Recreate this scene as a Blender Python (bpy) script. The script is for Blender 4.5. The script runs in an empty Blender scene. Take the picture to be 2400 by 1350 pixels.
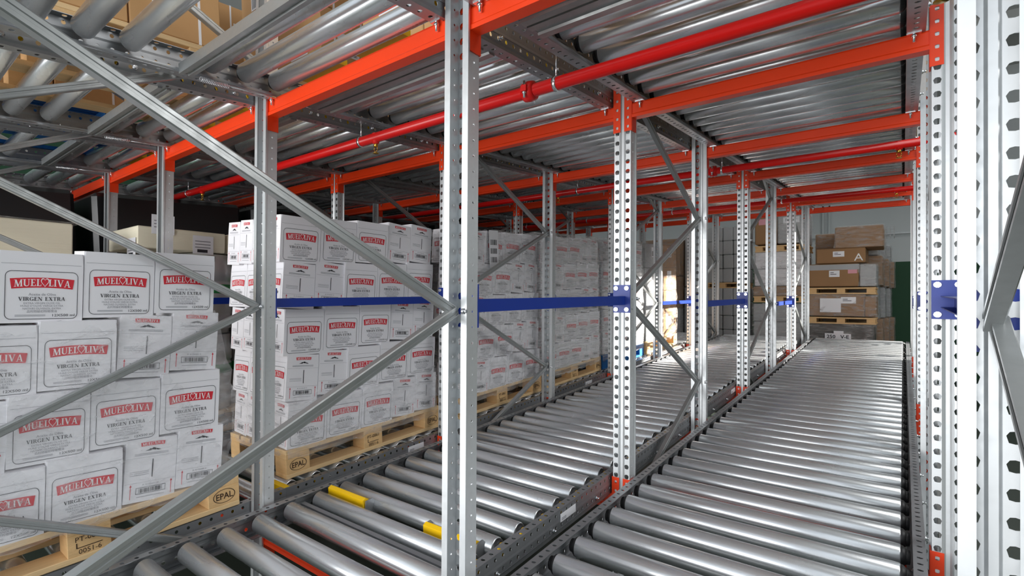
import bpy, bmesh, math, random
from mathutils import Vector, Matrix
random.seed(7)
C = bpy.context.scene.collection
PI = math.pi
ZC = 1.55                       # eye height above the floor

# ------------------------------------------------------------------ camera
cam_d = bpy.data.cameras.new('camera'); cam = bpy.data.objects.new('camera', cam_d); C.objects.link(cam)
yaw, pitch, roll = 0.749, 0.0077, 0.0072
fw = Vector((-math.sin(yaw)*math.cos(pitch), math.cos(yaw)*math.cos(pitch), math.sin(pitch)))
r0 = Vector((math.cos(yaw), math.sin(yaw), 0)); u0 = r0.cross(fw)
rt = math.cos(roll)*r0 + math.sin(roll)*u0; up = -math.sin(roll)*r0 + math.cos(roll)*u0
cam.matrix_world = Matrix(((rt.x, up.x, -fw.x, 0), (rt.y, up.y, -fw.y, 0), (rt.z, up.z, -fw.z, ZC), (0, 0, 0, 1)))
cam_d.sensor_width = 36; cam_d.lens = 1239.4/2400*36
cam_d.shift_x = 235.0/2400; cam_d.shift_y = 20.9/2400
cam_d.clip_start = 0.02; cam_d.clip_end = 200
bpy.context.scene.camera = cam
vs = bpy.context.scene.view_settings
vs.view_transform = 'Standard'; vs.look = 'None'; vs.gamma = 1; vs.use_curve_mapping = False
vs.exposure = 0.47

# ------------------------------------------------------------------ world and lights
W = bpy.data.worlds.new('World'); bpy.context.scene.world = W; W.use_nodes = True
bg = W.node_tree.nodes['Background']; bg.inputs[0].default_value = (.86, .93, 1, 1); bg.inputs[1].default_value = 0.9

def area(name, loc, target, sx, sy, power, col=(1, 1, 1)):
    l = bpy.data.lights.new(name, 'AREA'); l.shape = 'RECTANGLE'; l.size = sx; l.size_y = sy; l.energy = power; l.color = col
    o = bpy.data.objects.new(name, l); C.objects.link(o); o.location = loc
    o.rotation_euler = (Vector(target)-Vector(loc)).to_track_quat('-Z', 'Y').to_euler(); return o
area('hall_light', (4.4, 3.5, 4.8), (0.2, 3.8, 1.4), 3.0, 10.0, 300)
area('front_fill_light', (-2.6, -4.4, 1.6), (-1.8, 3, 1.9), 5.5, 3.0, 330)  # fill lamp added behind the camera, set low to brighten the undersides
area('back_light', (-1.5, 12.8, 5.2), (-1.5, 11, 1.0), 8.0, 2.0, 45)
sun_l = bpy.data.lights.new('sun', 'SUN'); sun_l.energy = 16; sun_l.angle = 0.012; sun_l.color = (1, .96, .88)
sun = bpy.data.objects.new('sun', sun_l); C.objects.link(sun)
sun_dir = Vector((-.80, -.45, -.33)); sun.rotation_euler = sun_dir.to_track_quat('-Z', 'Y').to_euler()

# ------------------------------------------------------------------ materials
def lin(c):
    c /= 255.0
    return c/12.92 if c <= .04045 else ((c+.055)/1.055)**2.4
def rgb(r, g, b): return (lin(r), lin(g), lin(b), 1)
def mat(name, col, rough=.5, metal=0, spec=.5, var=0, scale=20, bump=0, bscale=60, stretch=None, rvar=0):
    m = bpy.data.materials.new(name); m.use_nodes = True; nt = m.node_tree; b = nt.nodes['Principled BSDF']
    b.inputs['Base Color'].default_value = col; b.inputs['Roughness'].default_value = rough; b.inputs['Metallic'].default_value = metal
    b.inputs['Specular IOR Level'].default_value = spec
    if var or bump or rvar:
        tc = nt.nodes.new('ShaderNodeTexCoord'); mp = nt.nodes.new('ShaderNodeMapping'); nt.links.new(tc.outputs['Object'], mp.inputs[0])
        if stretch: mp.inputs['Scale'].default_value = stretch
        n = nt.nodes.new('ShaderNodeTexNoise'); n.inputs['Scale'].default_value = scale; n.inputs['Detail'].default_value = 4
        nt.links.new(mp.outputs[0], n.inputs['Vector'])
        if var:
            mx = nt.nodes.new('ShaderNodeMix'); mx.data_type = 'RGBA'
            mx.inputs[6].default_value = tuple(min(1, c*(1+var)) for c in col[:3])+(1,); mx.inputs[7].default_value = tuple(c*(1-var) for c in col[:3])+(1,)
            nt.links.new(n.outputs[0], mx.inputs[0]); nt.links.new(mx.outputs[2], b.inputs['Base Color'])
        if rvar:
            mr = nt.nodes.new('ShaderNodeMapRange'); mr.inputs[3].default_value = rough-rvar; mr.inputs[4].default_value = rough+rvar
            mr.inputs[1].default_value = .3; mr.inputs[2].default_value = .7
            nt.links.new(n.outputs[0], mr.inputs[0]); nt.links.new(mr.outputs[0], b.inputs['Roughness'])
        if bump:
            n2 = nt.nodes.new('ShaderNodeTexNoise'); n2.inputs['Scale'].default_value = bscale; nt.links.new(mp.outputs[0], n2.inputs['Vector'])
            bp = nt.nodes.new('ShaderNodeBump'); bp.inputs['Strength'].default_value = bump; bp.inputs['Distance'].default_value = .004
            nt.links.new(n2.outputs[0], bp.inputs['Height']); nt.links.new(bp.outputs[0], b.inputs['Normal'])
    return m
M = {}
M['galv'] = mat('galvanised_steel', (.66, .68, .69, 1), .38, .6, var=.07, scale=45, rvar=.06)
M['brace'] = mat('brace_steel', (.40, .415, .415, 1), .36, .7, var=.12, scale=30, rvar=.06)
M['rail'] = mat('rail_steel', (.34, .35, .365, 1), .38, .6, var=.12, scale=14, rvar=.04)
M['roller'] = mat('roller_steel', (.70, .72, .74, 1), .27, .74, var=.035, scale=6, rvar=.02, stretch=(.4, 1, 1))
M['bolt'] = mat('zinc_bolt', (.85, .87, .9, 1), .22, 1)
M['orange'] = mat('orange_paint', rgb(246, 66, 16), .38, 0, .5, var=.04, scale=8)
M['pipe'] = mat('red_pipe_paint', rgb(214, 18, 16), .32, 0, .5)
M['deepshade'] = mat('deep_shade_black', (.012,.012,.013,1), .35)  # near-black colour standing in for the darkness deep in the racking
M['blue'] = mat('blue_paint', rgb(8, 48, 146), .38, 0, .5)
M['yellow'] = mat('yellow_paint', rgb(250, 200, 10), .4)
M['black'] = mat('black_rubber', (.012, .012, .013, 1), .5)
M['wood'] = mat('pallet_wood', rgb(234, 200, 150), .75, var=.16, scale=9, bump=.3, bscale=40, stretch=(6, .6, 6))
M['wood_x'] = mat('pallet_wood_cross', rgb(226, 188, 136), .75, var=.18, scale=9, bump=.3, bscale=40, stretch=(.6, 6, 6))
M['wood_block'] = mat('pallet_block_wood', rgb(228, 188, 134), .8, var=.2, scale=14, bump=.3, stretch=(1, 1, 3))
M['wood_blue'] = mat('blue_pallet_wood', rgb(20, 104, 176), .7, var=.2, scale=10, bump=.3)
M['ink'] = mat('stamp_ink', rgb(58, 38, 24), .8)
M['white'] = mat('white_carton', rgb(243, 242, 246), .62, var=.015, scale=6, bump=.05, bscale=90, stretch=(.3, .3, 2))
M['pred'] = mat('print_red', rgb(218, 40, 56), .6)
M['pwhite'] = mat('print_white', rgb(250, 250, 250), .6)
M['pblack'] = mat('print_black', rgb(44, 44, 50), .6)
M['pgrey'] = mat('print_grey', rgb(150, 150, 156), .6)
M['tan'] = mat('brown_cardboard', rgb(206, 160, 108), .75, var=.06, scale=5)
M['tan2'] = mat('dull_cardboard', rgb(158, 120, 82), .75, var=.08, scale=5)
M['cream'] = mat('cream_paper', rgb(236, 228, 204), .75, var=.05, scale=3, bump=.5, bscale=50, stretch=(.05, .05, 4))
M['keg'] = mat('keg_steel', (.72, .72, .72, 1), .35, .5)
M['green'] = mat('green_band', rgb(60, 160, 90), .5)
M['grey_carton'] = mat('grey_carton', rgb(176, 178, 180), .6, var=.05)
M['label'] = mat('white_label', rgb(244, 244, 248), .5)
M['pink'] = mat('pink_label', rgb(226, 160, 170), .6)
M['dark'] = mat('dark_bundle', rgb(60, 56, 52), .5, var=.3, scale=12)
M['floor'] = mat('floor_green', rgb(62, 70, 62), .35, var=.12, scale=1.5)
M['wall'] = mat('wall_white', rgb(222, 226, 226), .8, var=.03, scale=2)
M['wallgreen'] = mat('wall_green', rgb(44, 84, 58), .7)
M['ceil'] = mat('ceiling_paint', rgb(200, 202, 200), .8)
M['brass'] = mat('brass', rgb(206, 160, 70), .3, 1)

def film_mat(name, lo, hi, tint, stretch, scale, bumpd=.012):
    m = bpy.data.materials.new(name); m.use_nodes = True; nt = m.node_tree; nt.nodes.clear()
    out = nt.nodes.new('ShaderNodeOutputMaterial'); mix = nt.nodes.new('ShaderNodeMixShader')
    tr = nt.nodes.new('ShaderNodeBsdfTransparent'); pb = nt.nodes.new('ShaderNodeBsdfPrincipled')
    pb.inputs['Base Color'].default_value = tint; pb.inputs['Roughness'].default_value = .18; pb.inputs['Specular IOR Level'].default_value = .9
    tc = nt.nodes.new('ShaderNodeTexCoord'); mp = nt.nodes.new('ShaderNodeMapping'); mp.inputs['Scale'].default_value = stretch
    nt.links.new(tc.outputs['Object'], mp.inputs[0])
    n = nt.nodes.new('ShaderNodeTexNoise'); n.inputs['Scale'].default_value = scale; n.inputs['Detail'].default_value = 5; n.inputs['Distortion'].default_value = .6
    nt.links.new(mp.outputs[0], n.inputs['Vector'])
    mr = nt.nodes.new('ShaderNodeMapRange'); mr.inputs[1].default_value = .4; mr.inputs[2].default_value = .75; mr.inputs[3].default_value = lo; mr.inputs[4].default_value = hi
    nt.links.new(n.outputs[0], mr.inputs[0]); nt.links.new(mr.outputs[0], mix.inputs[0])
    bp = nt.nodes.new('ShaderNodeBump'); bp.inputs['Strength'].default_value = .9; bp.inputs['Distance'].default_value = bumpd
    nt.links.new(n.outputs[0], bp.inputs['Height']); nt.links.new(bp.outputs[0], pb.inputs['Normal'])
    nt.links.new(tr.outputs[0], mix.inputs[1]); nt.links.new(pb.outputs[0], mix.inputs[2]); nt.links.new(mix.outputs[0], out.inputs[0])
    return m
M['film'] = film_mat('stretch_film_thin', .11, .40, (.9, .9, .92, 1), (1, 1, 2.2), 11, .02)
M['film2'] = film_mat('stretch_film_thick', .18, .60, (.82, .82, .80, 1), (1, .6, 9), 5)
M['film3'] = film_mat('stretch_film_bundle', .10, .42, (.80, .78, .76, 1), (1, 1, 3), 9, .045)

# ------------------------------------------------------------------ mesh helpers
class MB:
    def __init__(s): s.v = []; s.f = []; s.m = []; s.sm = []
    def quad(s, pts, m=0, sm=False):
        i = len(s.v); s.v += [tuple(p) for p in pts]; s.f.append(tuple(range(i, i+len(pts)))); s.m.append(m); s.sm.append(sm)
    def box(s, x0, x1, y0, y1, z0, z1, m=0):
        i = len(s.v)
        s.v += [(x0,y0,z0),(x1,y0,z0),(x1,y1,z0),(x0,y1,z0),(x0,y0,z1),(x1,y0,z1),(x1,y1,z1),(x0,y1,z1)]
        for f in ((0,3,2,1),(4,5,6,7),(0,1,5,4),(1,2,6,5),(2,3,7,6),(3,0,4,7)):
            s.f.append(tuple(i+k for k in f)); s.m.append(m); s.sm.append(False)
    def tube(s, p0, p1, r, n=12, m=0, caps=True, r1=None):
        p0 = Vector(p0); p1 = Vector(p1); r1 = r if r1 is None else r1
        q = (p1-p0).to_track_quat('Z', 'Y'); a = q @ Vector((1,0,0)); b = q @ Vector((0,1,0)); i = len(s.v)
        for k in range(n):
            t = 2*PI*k/n; d = a*math.cos(t)+b*math.sin(t); s.v.append(tuple(p0+d*r)); s.v.append(tuple(p1+d*r1))
        for k in range(n):
            j = (k+1) % n; s.f.append((i+2*k, i+2*j, i+2*j+1, i+2*k+1)); s.m.append(m); s.sm.append(True)
        if caps:
            s.f.append(tuple(i+2*k for k in range(n-1, -1, -1))); s.m.append(m); s.sm.append(False)
            s.f.append(tuple(i+2*k+1 for k in range(n))); s.m.append(m); s.sm.append(False)
    def lathe(s, prof, axis='z', n=20, m=0, c=(0,0,0)):
        i = len(s.v); k = len(prof)
        for a in range(n):
            t = 2*PI*a/n; cs, sn = math.cos(t), math.sin(t)
            for r, h in prof:
                p = (r*cs, r*sn, h) if axis == 'z' else (h, r*cs, r*sn)
                s.v.append((p[0]+c[0], p[1]+c[1], p[2]+c[2]))
        for a in range(n):
            b = (a+1) % n
            for j in range(k-1):
                s.f.append((i+a*k+j, i+b*k+j, i+b*k+j+1, i+a*k+j+1)); s.m.append(m); s.sm.append(True)
    def prism(s, prof, p0, p1, xa, ya, m=0, closed=True, caps=True):
        p0, p1, xa, ya = map(Vector, (p0, p1, xa, ya)); i = len(s.v); n = len(prof)
        for x, y in prof: s.v.append(tuple(p0+xa*x+ya*y))
        for x, y in prof: s.v.append(tuple(p1+xa*x+ya*y))
        for k in range(n if closed else n-1):
            j = (k+1) % n; s.f.append((i+k, i+j, i+n+j, i+n+k)); s.m.append(m); s.sm.append(False)
        if closed and caps:
            s.f.append(tuple(i+k for k in range(n-1, -1, -1))); s.m.append(m); s.sm.append(False)
            s.f.append(tuple(i+n+k for k in range(n))); s.m.append(m); s.sm.append(False)
    def holes(s, o, u, v, w, pitch, n, pts, m=0):
        """strip of n cells along v, each w wide along u, each with one punched hole"""
        o, u, v = Vector(o), Vector(u), Vector(v)
        W2, P2 = w/2, pitch/2
        outer = [(W2,0),(W2,P2),(0,P2),(-W2,P2),(-W2,0),(-W2,-P2),(0,-P2),(W2,-P2)]
        for k in range(n):
            c = o+u*W2+v*(pitch*(k+.5)); i = len(s.v)
            for a, b in outer: s.v.append(tuple(c+u*a+v*b))
            for a, b in pts: s.v.append(tuple(c+u*a+v*b))
            for j in range(8):
                q = (j+1) % 8; s.f.append((i+j, i+q, i+8+q, i+8+j)); s.m.append(m); s.sm.append(False)
    def mesh(s, name, mats, solid=0, bevel=0):
        me = bpy.data.meshes.new(name); me.from_pydata(s.v, [], s.f)
        for x in mats: me.materials.append(M[x] if isinstance(x, str) else x)
        me.polygons.foreach_set('material_index', s.m); me.polygons.foreach_set('use_smooth', s.sm)
        if solid or bevel:
            bm = bmesh.new(); bm.from_mesh(me)
            if solid:
                bmesh.ops.remove_doubles(bm, verts=bm.verts, dist=1e-5); bmesh.ops.recalc_face_normals(bm, faces=bm.faces)
                bmesh.ops.solidify(bm, geom=list(bm.faces), thickness=solid)
            if bevel: bmesh.ops.bevel(bm, geom=list(bm.edges), offset=bevel, segments=1, affect='EDGES')
            bm.to_mesh(me); bm.free()
        me.update(); return me
def circ(r, n=8): return [(r*math.cos(2*PI*k/n), r*math.sin(2*PI*k/n)) for k in range(n)]
def ob(name, me, parent=None, loc=(0,0,0), rot=(0,0,0), scale=(1,1,1), label=None):
    o = bpy.data.objects.new(name, me); C.objects.link(o); o.location = loc; o.rotation_euler = rot; o.scale = scale
    if parent: o.parent = parent
    if label: o['label'] = label
    return o
def tag(o, label, cat, group=None, kind=None):
    o['label'] = label; o['category'] = cat
    if group: o['group'] = group
    if kind: o['kind'] = kind
    return o
def thing(name, label, cat, loc=(0,0,0), rot=(0,0,0), group=None):
    o = bpy.data.objects.new(name, None); C.objects.link(o); o.empty_display_size = .1
    o.location = (loc[0], loc[1], loc[2]+ZC); o.rotation_euler = rot
    return tag(o, label, cat, group)
def struct(name, mb, mats):
    o = ob(name, mb.mesh(name, mats)); o['kind'] = 'structure'; return o
def boxmesh(name, sx, sy, sz, m, bevel=0, base=True):
    b = MB(); b.box(-sx/2, sx/2, -sy/2, sy/2, 0 if base else -sz/2, sz if base else sz/2); return b.mesh(name, [m], bevel=bevel)
CACHE = {}
def cached(key, fn):
    if key not in CACHE: CACHE[key] = fn()
    return CACHE[key]

# ------------------------------------------------------------------ layout (metres, z measured from the eye level)
FX = [.113, -1.014, -2.145, -3.258, -4.213, -5.17, -6.13]
def RY(k): return 1.3236+(k-1)*1.3277-(.016 if k % 2 == 0 else 0)
SL = .0555; TILT = math.atan(SL)
ZU, ZL = .829, -1.096
def beam_z(level, y): return (ZU if level == 'upper' else ZL)+SL*y
ORD = ['', 'first', 'second', 'third', 'fourth', 'fifth', 'sixth', 'seventh', 'eighth', 'ninth']
LANE = {1: 'rightmost', 2: 'second from the right', 3: 'third from the right', 4: 'fourth from the right', 5: 'fifth from the right', 6: 'sixth from the right'}
FR = {0: 'far right', 1: 'first left of the rightmost lane', 2: 'second left of the rightmost lane', 3: 'third left of the rightmost lane', 4: 'fourth left of the rightmost lane', 5: 'fifth left of the rightmost lane'}

# ------------------------------------------------------------------ setting
FZ = 0.0
b = MB(); b.box(-14, 7, -7, 17, -.1, 0); struct('floor', b, ['floor'])
b = MB(); b.box(-14, 7, 16, 16.2, 0, 6.4); wb = struct('wall_back', b, ['wall'])
b = MB(); b.box(-14, 7, 15.96, 16, 0, 2.5); ob('painted_dado', b.mesh('painted_dado', ['wallgreen']), wb)
b = MB()
for z in (3.12, 3.85): b.box(-9, 6.9, 15.9, 15.94, z, z+.03)
ob('conduit', b.mesh('conduit', ['brace']), wb)
b = MB()
for x in (-1.42, -1.30): b.box(x, x+.03, 15.9, 15.95, 2.6, 6.3)
ob('conduit', b.mesh('conduit', ['wall']), wb)
# right wall with one high opening that lets the low sun in
wy0, wy1, wz0, wz1 = 10.9, 13.0, 3.2, 5.4
b = MB(); b.box(6, 6.2, -7, wy0, 0, 6.4); b.box(6, 6.2, wy1, 16, 0, 6.4); b.box(6, 6.2, wy0, wy1, 0, wz0); b.box(6, 6.2, wy0, wy1, wz1, 6.4)
wr = struct('wall_right', b, ['wall'])
b = MB()
b.box(5.98, 6.22, wy0-.05, wy0, wz0-.05, wz1+.05); b.box(5.98, 6.22, wy1, wy1+.05, wz0-.05, wz1+.05)
b.box(5.98, 6.22, wy0, wy1, wz0-.05, wz0); b.box(5.98, 6.22, wy0, wy1, wz1, wz1+.05)
struct('window_1', b, ['brace'])
b = MB(); b.box(5.96, 6, -7, 16, 0, 1.9); ob('painted_dado', b.mesh('painted_dado', ['wallgreen']), wr)
b = MB(); b.box(-14.2, -14, -7, 16, 0, 6.4); struct('wall_left', b, ['wallgreen'])
b = MB(); b.box(-14, 6.2, -1.5, 16.2, 6.4, 6.5); cl = struct('ceiling', b, ['ceil'])
b = MB()
for y in (1, 5, 9, 13): b.box(-14, 6, y, y+.18, 6.1, 6.4)
ob('roof_beam', b.mesh('roof_beam', ['ceil']), cl)
b = MB(); b.box(2.9, 3.02, -3, 15.9, 0.001, .006); tag(ob('floor_line', b.mesh('floor_line', ['yellow'])), 'yellow line painted on the aisle floor at the right edge', 'floor marking')

# ------------------------------------------------------------------ upright, braces, frames
UW, UD, UH = .080, .052, 3.75
HP = .0482; NH = int(UH/HP)
teardrop = [(.0105,.003),(.0065,.010),(0,.0115),(-.0065,.010),(-.0105,.003),(-.0075,-.009),(0,-.0105),(.0075,-.009)]
def upright_mesh():
    b = MB(); h = NH*HP; x = UW/2
    # web faces -y at y=0: hole strip, groove, hole strip
    b.holes((-x,0,0), (1,0,0), (0,0,1), .029, HP, NH, teardrop)
    b.holes((x-.029,0,0), (1,0,0), (0,0,1), .029, HP, NH, teardrop)
    g = [(-x+.029,0), (-.006,.0065), (.006,.0065), (x-.029,0)]
    for (x0,y0),(x1,y1) in zip(g, g[1:]): b.quad([(x0,y0,0),(x1,y1,0),(x1,y1,h),(x0,y0,h)])
    c = circ(.0042)
    b.holes((-x,0,0), (0,1,0), (0,0,1), UD, HP, NH, c)
    b.holes((x,0,0), (0,1,0), (0,0,1), UD, HP, NH, c)
    for s in (-1, 1):
        q = [(s*x,UD), (s*(x+.006),UD+.004), (s*(x+.006),UD+.012), (s*(x-.016),UD+.012)]
        for (x0,y0),(x1,y1) in zip(q, q[1:]): b.quad([(x0,y0,0),(x1,y1,0),(x1,y1,h),(x0,y0,h)])
    return b.mesh('upright', ['galv'], solid=.002)
ME_UP = upright_mesh()
def brace_mesh(L):
    b = MB(); w, d, t, l = .029, .022, .0022, .007
    prof = [(-w/2,.002),(-w/2+.003,0),(-.004,0),(-.0025,.0025),(.0025,.0025),(.004,0),(w/2-.003,0),(w/2,.002),(w/2,d),(w/2-l,d),(w/2-l,d-t),(w/2-t,d-t),(w/2-t,t),(-w/2+t,t),(-w/2+t,d-t),(-w/2+l,d-t),(-w/2+l,d),(-w/2,d)]
    b.prism(prof, (0,0,0), (0,0,L), (1,0,0), (0,1,0)); return b.mesh('diagonal_brace', ['brace'])
def bolt_mesh():
    b = MB(); b.tube((0,0,0), (.006,0,0), .010, 6); b.tube((.006,0,0), (.016,0,0), .005, 8); return b.mesh('bolt', ['bolt'])
ME_BOLT = bolt_mesh()
ME_FOOT = boxmesh('foot_plate', .13, .12, .008, 'galv')
def frame(fi, k0, node_row, z_node, rows=(0, 1)):
    """upright frame between rows k0 and k0+1; node_row carries the middle node of the zigzag"""
    ya, yb = RY(k0), RY(k0+1)
    n = k0//2
    t = thing('rack_frame', 'steel upright frame with zigzag braces, %s from front in %s line from the right' % (ORD[n+1], ORD[fi+1]), 'rack frame', (FX[fi], ya, -ZC), group='upright frames of the racking')
    if 0 in rows:
        ob('upright', ME_UP, t, (0, -UD/2, 0)); ob('foot_plate', ME_FOOT, t, (0, 0, 0))
    if 1 in rows:
        ob('upright', ME_UP, t, (0, yb-ya+UD/2, 0), (0,0,PI)); ob('foot_plate', ME_FOOT, t, (0, yb-ya, 0))
    # zigzag
    st = .548; nodes = []
    for j in range(-3, 5):
        z = z_node+j*st+ZC
        at_b = (j % 2 == 0) == (node_row == k0+1)
        nodes.append(((yb-ya-UD/2-.012) if at_b else UD/2+.012, z))
    for (y0, z0), (y1, z1) in zip(nodes, nodes[1:]):
        if z0 < .12 or z1 > UH-.05: continue
        L = math.hypot(y1-y0, z1-z0)
        me = cached(('brace', round(L, 3)), lambda: brace_mesh(L))
        # channel runs from node to node, lips towards -x
        zc = Vector((0, y1-y0, z1-z0)).normalized(); ya_ = Vector((-1, 0, 0)); xa_ = ya_.cross(zc)
        R = Matrix((xa_, ya_, zc)).transposed()
        off = .013 if y1 > y0 else .005
        ob('diagonal_brace', me, t, (off, y0, z0), R.to_euler())
    for y, z in nodes:
        if .1 < z < UH-.1: ob('bolt', ME_BOLT, t, (UW/2+.001, y+(.014 if y < .3 else -.014), z))
    return t
ZN = {0: -.03, 2: .02, 4: .0, 6: .1}
for fi in range(0, 6):
    for k0, nr in ((0, 1), (2, 2), (4, 5), (6, 6)):
        frame(fi, k0, nr, ZN[k0], rows=(1,) if (fi == 0 and k0 == 0) else (0, 1))

# ------------------------------------------------------------------ blue row spacers
def spacer(fi, k):
    ya, yb = RY(k)+UD/2+.003, RY(k+1)-UD/2-.003
    z = .0+.008*(k > 1)
    t = thing('row_spacer', 'blue spacer bar joining %s and %s uprights in %s line from the right' % (ORD[k], ORD[k+1], ORD[fi+1]), 'spacer bar', (FX[fi], ya, z), group='blue row spacers')
    L = yb-ya
    def bar():
        b = MB(); w, h, tk = .036, .042, .003
        prof = [(-w/2,-h/2),(w/2,-h/2),(w/2,h/2),(-w/2,h/2),(-w/2,h/2-tk),(w/2-tk,h/2-tk),(w/2-tk,-h/2+tk),(-w/2,-h/2+tk)]
        b.prism(prof, (0,.003,-.014), (0,L-.003,.010), (1,0,0), (0,0,1)); return b.mesh('spacer_bar', ['blue'])
    ob('spacer_bar', cached(('bar', round(L,3)), bar), t)
    def plate():
        b = MB(); b.box(-.041,.041,-.003,.003,-.068,.068); return b.mesh('bracket_plate', ['blue'])
    def pb():
        b = MB(); b.tube((0,0,0),(0,-.006,0),.0105,10); b.tube((0,-.006,0),(0,-.012,0),.006,8); return b.mesh('bolt', ['bolt'])
    for yy, zz, s in ((0, -.014, 1), (L, .018, -1)):
        p = ob('bracket_plate', cached('bplate', plate), t, (0, yy, zz))
        for sx in (-1, 1):
            for sz in (-1, 1): ob('bolt', cached('pbolt', pb), p, (sx*.026, -.003 if s < 0 else .003, sz*.052), (0,0,0) if s < 0 else (0,0,PI))
for fi in range(0, 5):
    for k in (1, 3, 5): spacer(fi, k)

# ------------------------------------------------------------------ orange load beams
BH, BD = .072, .046
def beam_mesh(L):
    b = MB(); h, d = BH, BD/2
    prof = [(-d,-h),(d,-h),(d,0),(-d+.004,0),(-d+.004,-.010),(-d,-.014),(-d,-h+.018),(-d-.004,-h+.012)]
    prof = [(-d-.004,-h),(d,-h),(d,0),(-d+.004,0),(-d,-.008),(-d,-h+.020),(-d-.004,-h+.014)]
    b.prism(prof, (0,0,0), (L,0,0), (0,1,0), (0,0,1)); return b.mesh('beam', ['orange'])
def plate_mesh():
    b = MB(); z0, z1 = -.135, .088                       # side leg at x=0 towards +y, front leg towards -x
    b.box(-.0015, .0025, -UD/2-.002, UD/2+.006, z0, z1)
    n = 5; p = (z1-z0)/n; o = (-.034, -UD/2-.004, z0)
    slot = [(.006,0),(.0055,.006),(0,.007),(-.0055,.006),(-.006,0),(-.005,-.006),(0,-.007),(.005,-.006)]
    c = MB(); c.holes(o, (1,0,0), (0,0,1), .034, p, n, slot)
    for f in c.f: b.f.append(tuple(i+len(b.v) for i in f)); b.m.append(0); b.sm.append(False)
    b.v += c.v
    return b.mesh('end_connector', ['orange'], solid=.002)
ME_PL = plate_mesh()
def load_beam(lane, k, level):
    x0, x1 = FX[lane]+UW/2+.003, FX[lane-1]-UW/2-.003
    L = x1-x0
    t = thing('load_beam', 'orange %s beam, %s row from the front, across the %s lane' % (level, ORD[k], LANE[lane]), 'rack beam', (x0, RY(k), beam_z(level, RY(k))), group='orange load beams')
    ob('beam', cached(('beam', round(L,3)), lambda: beam_mesh(L)), t)
    ry = PI if k % 2 else 0
    # connectors hook on the web face: -y on even rows, +y on odd rows
    if k % 2 == 0:
        ob('end_connector', ME_PL, t, (0,0,0)); ob('end_connector', ME_PL, t, (L,0,0), scale=(-1,1,1))
    else:
        ob('end_connector', ME_PL, t, (0,0,0), scale=(1,-1,1)); ob('end_connector', ME_PL, t, (L,0,0), scale=(-1,-1,1))
    return t
for lane in range(1, 6):
    for k in range(1, 8):
        load_beam(lane, k, 'upper')
        if lane <= 4: load_beam(lane, k, 'lower')

# ------------------------------------------------------------------ roller lanes
RR = .040; RLEN = 9.35; RH = .098; ROLZ = .062
def rail_mesh():
    b = MB(); p = .05; n = int(RLEN/p); L = n*p; c = circ(.0085)
    fl, ft = .048, .034
    b.quad([(0,0,0),(0,L,0),(0,L,.018),(0,0,.018)])
    b.holes((0,0,.018), (0,0,1), (0,1,0), .026, p, n, c)
    b.quad([(0,0,.044),(0,L,.044),(0,L,.062),(0,0,.062)])
    b.holes((0,0,.062), (0,0,1), (0,1,0), RH-.062, p, n, circ(.0075))
    b.holes((0,0,0), (1,0,0), (0,1,0), fl, p, n, c)
    b.holes((0,0,RH), (1,0,0), (0,1,0), ft, p, n, c)
    b.quad([(fl,0,0),(fl,L,0),(fl,L,.014),(fl,0,.014)])
    return b.mesh('side_rail', ['rail'], solid=.002)
ME_RAIL = rail_mesh()
def roller_mesh(L):
    b = MB(); b.lathe([(0,-L/2),(RR-.003,-L/2),(RR,-L/2+.003),(RR,L/2-.003),(RR-.003,L/2),(0,L/2)], 'x', 26); return b.mesh('roller', ['roller'])
def cap_mesh(m2):
    b = MB(); b.lathe([(RR-.004,0),(RR-.004,.006),(.028,.014),(.021,.018)], 'x', 18)
    b.lathe([(.026,.015),(.025,.024),(.012,.026),(0,.026)], 'x', 14, 1); return b.mesh('end_cap', ['black', m2])
ME_CAPL = cap_mesh('black'); ME_CAPR = cap_mesh('yellow')
def clampbolt():
    b = MB(); b.box(-.02,.02,-.008,.03,.0,.004); b.tube((0,0,-.030),(0,0,.018),.0045,8); b.tube((0,0,-.012),(0,0,-.004),.009,6); b.tube((0,0,.004),(0,0,.011),.009,6); return b.mesh('clamp_bolt', ['bolt'])
ME_CB = clampbolt()
def crossbar(L, k=1.0):
    b = MB()
    prof = [(-.06,0),(-.06,-.038),(-.022,-.038),(-.018,-.030),(.018,-.030),(.022,-.038),(.06,-.038),(.06,0)]
    prof = [(x*k, z) for x, z in prof]
    b.prism(prof, (0,0,0), (L,0,0), (0,1,0), (0,0,1)); return b.mesh('crossbar', ['brace'])
def lane_label():
    b = MB(); b.box(-.001,.001,-.07,.07,-.017,.017); 
    for z in (-.010,-.004): b.box(.001,.0015,-.06,-.02,z,z+.003,1)
    return b.mesh('rail_label', ['label','pgrey'])
ME_RL = lane_label()
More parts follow.
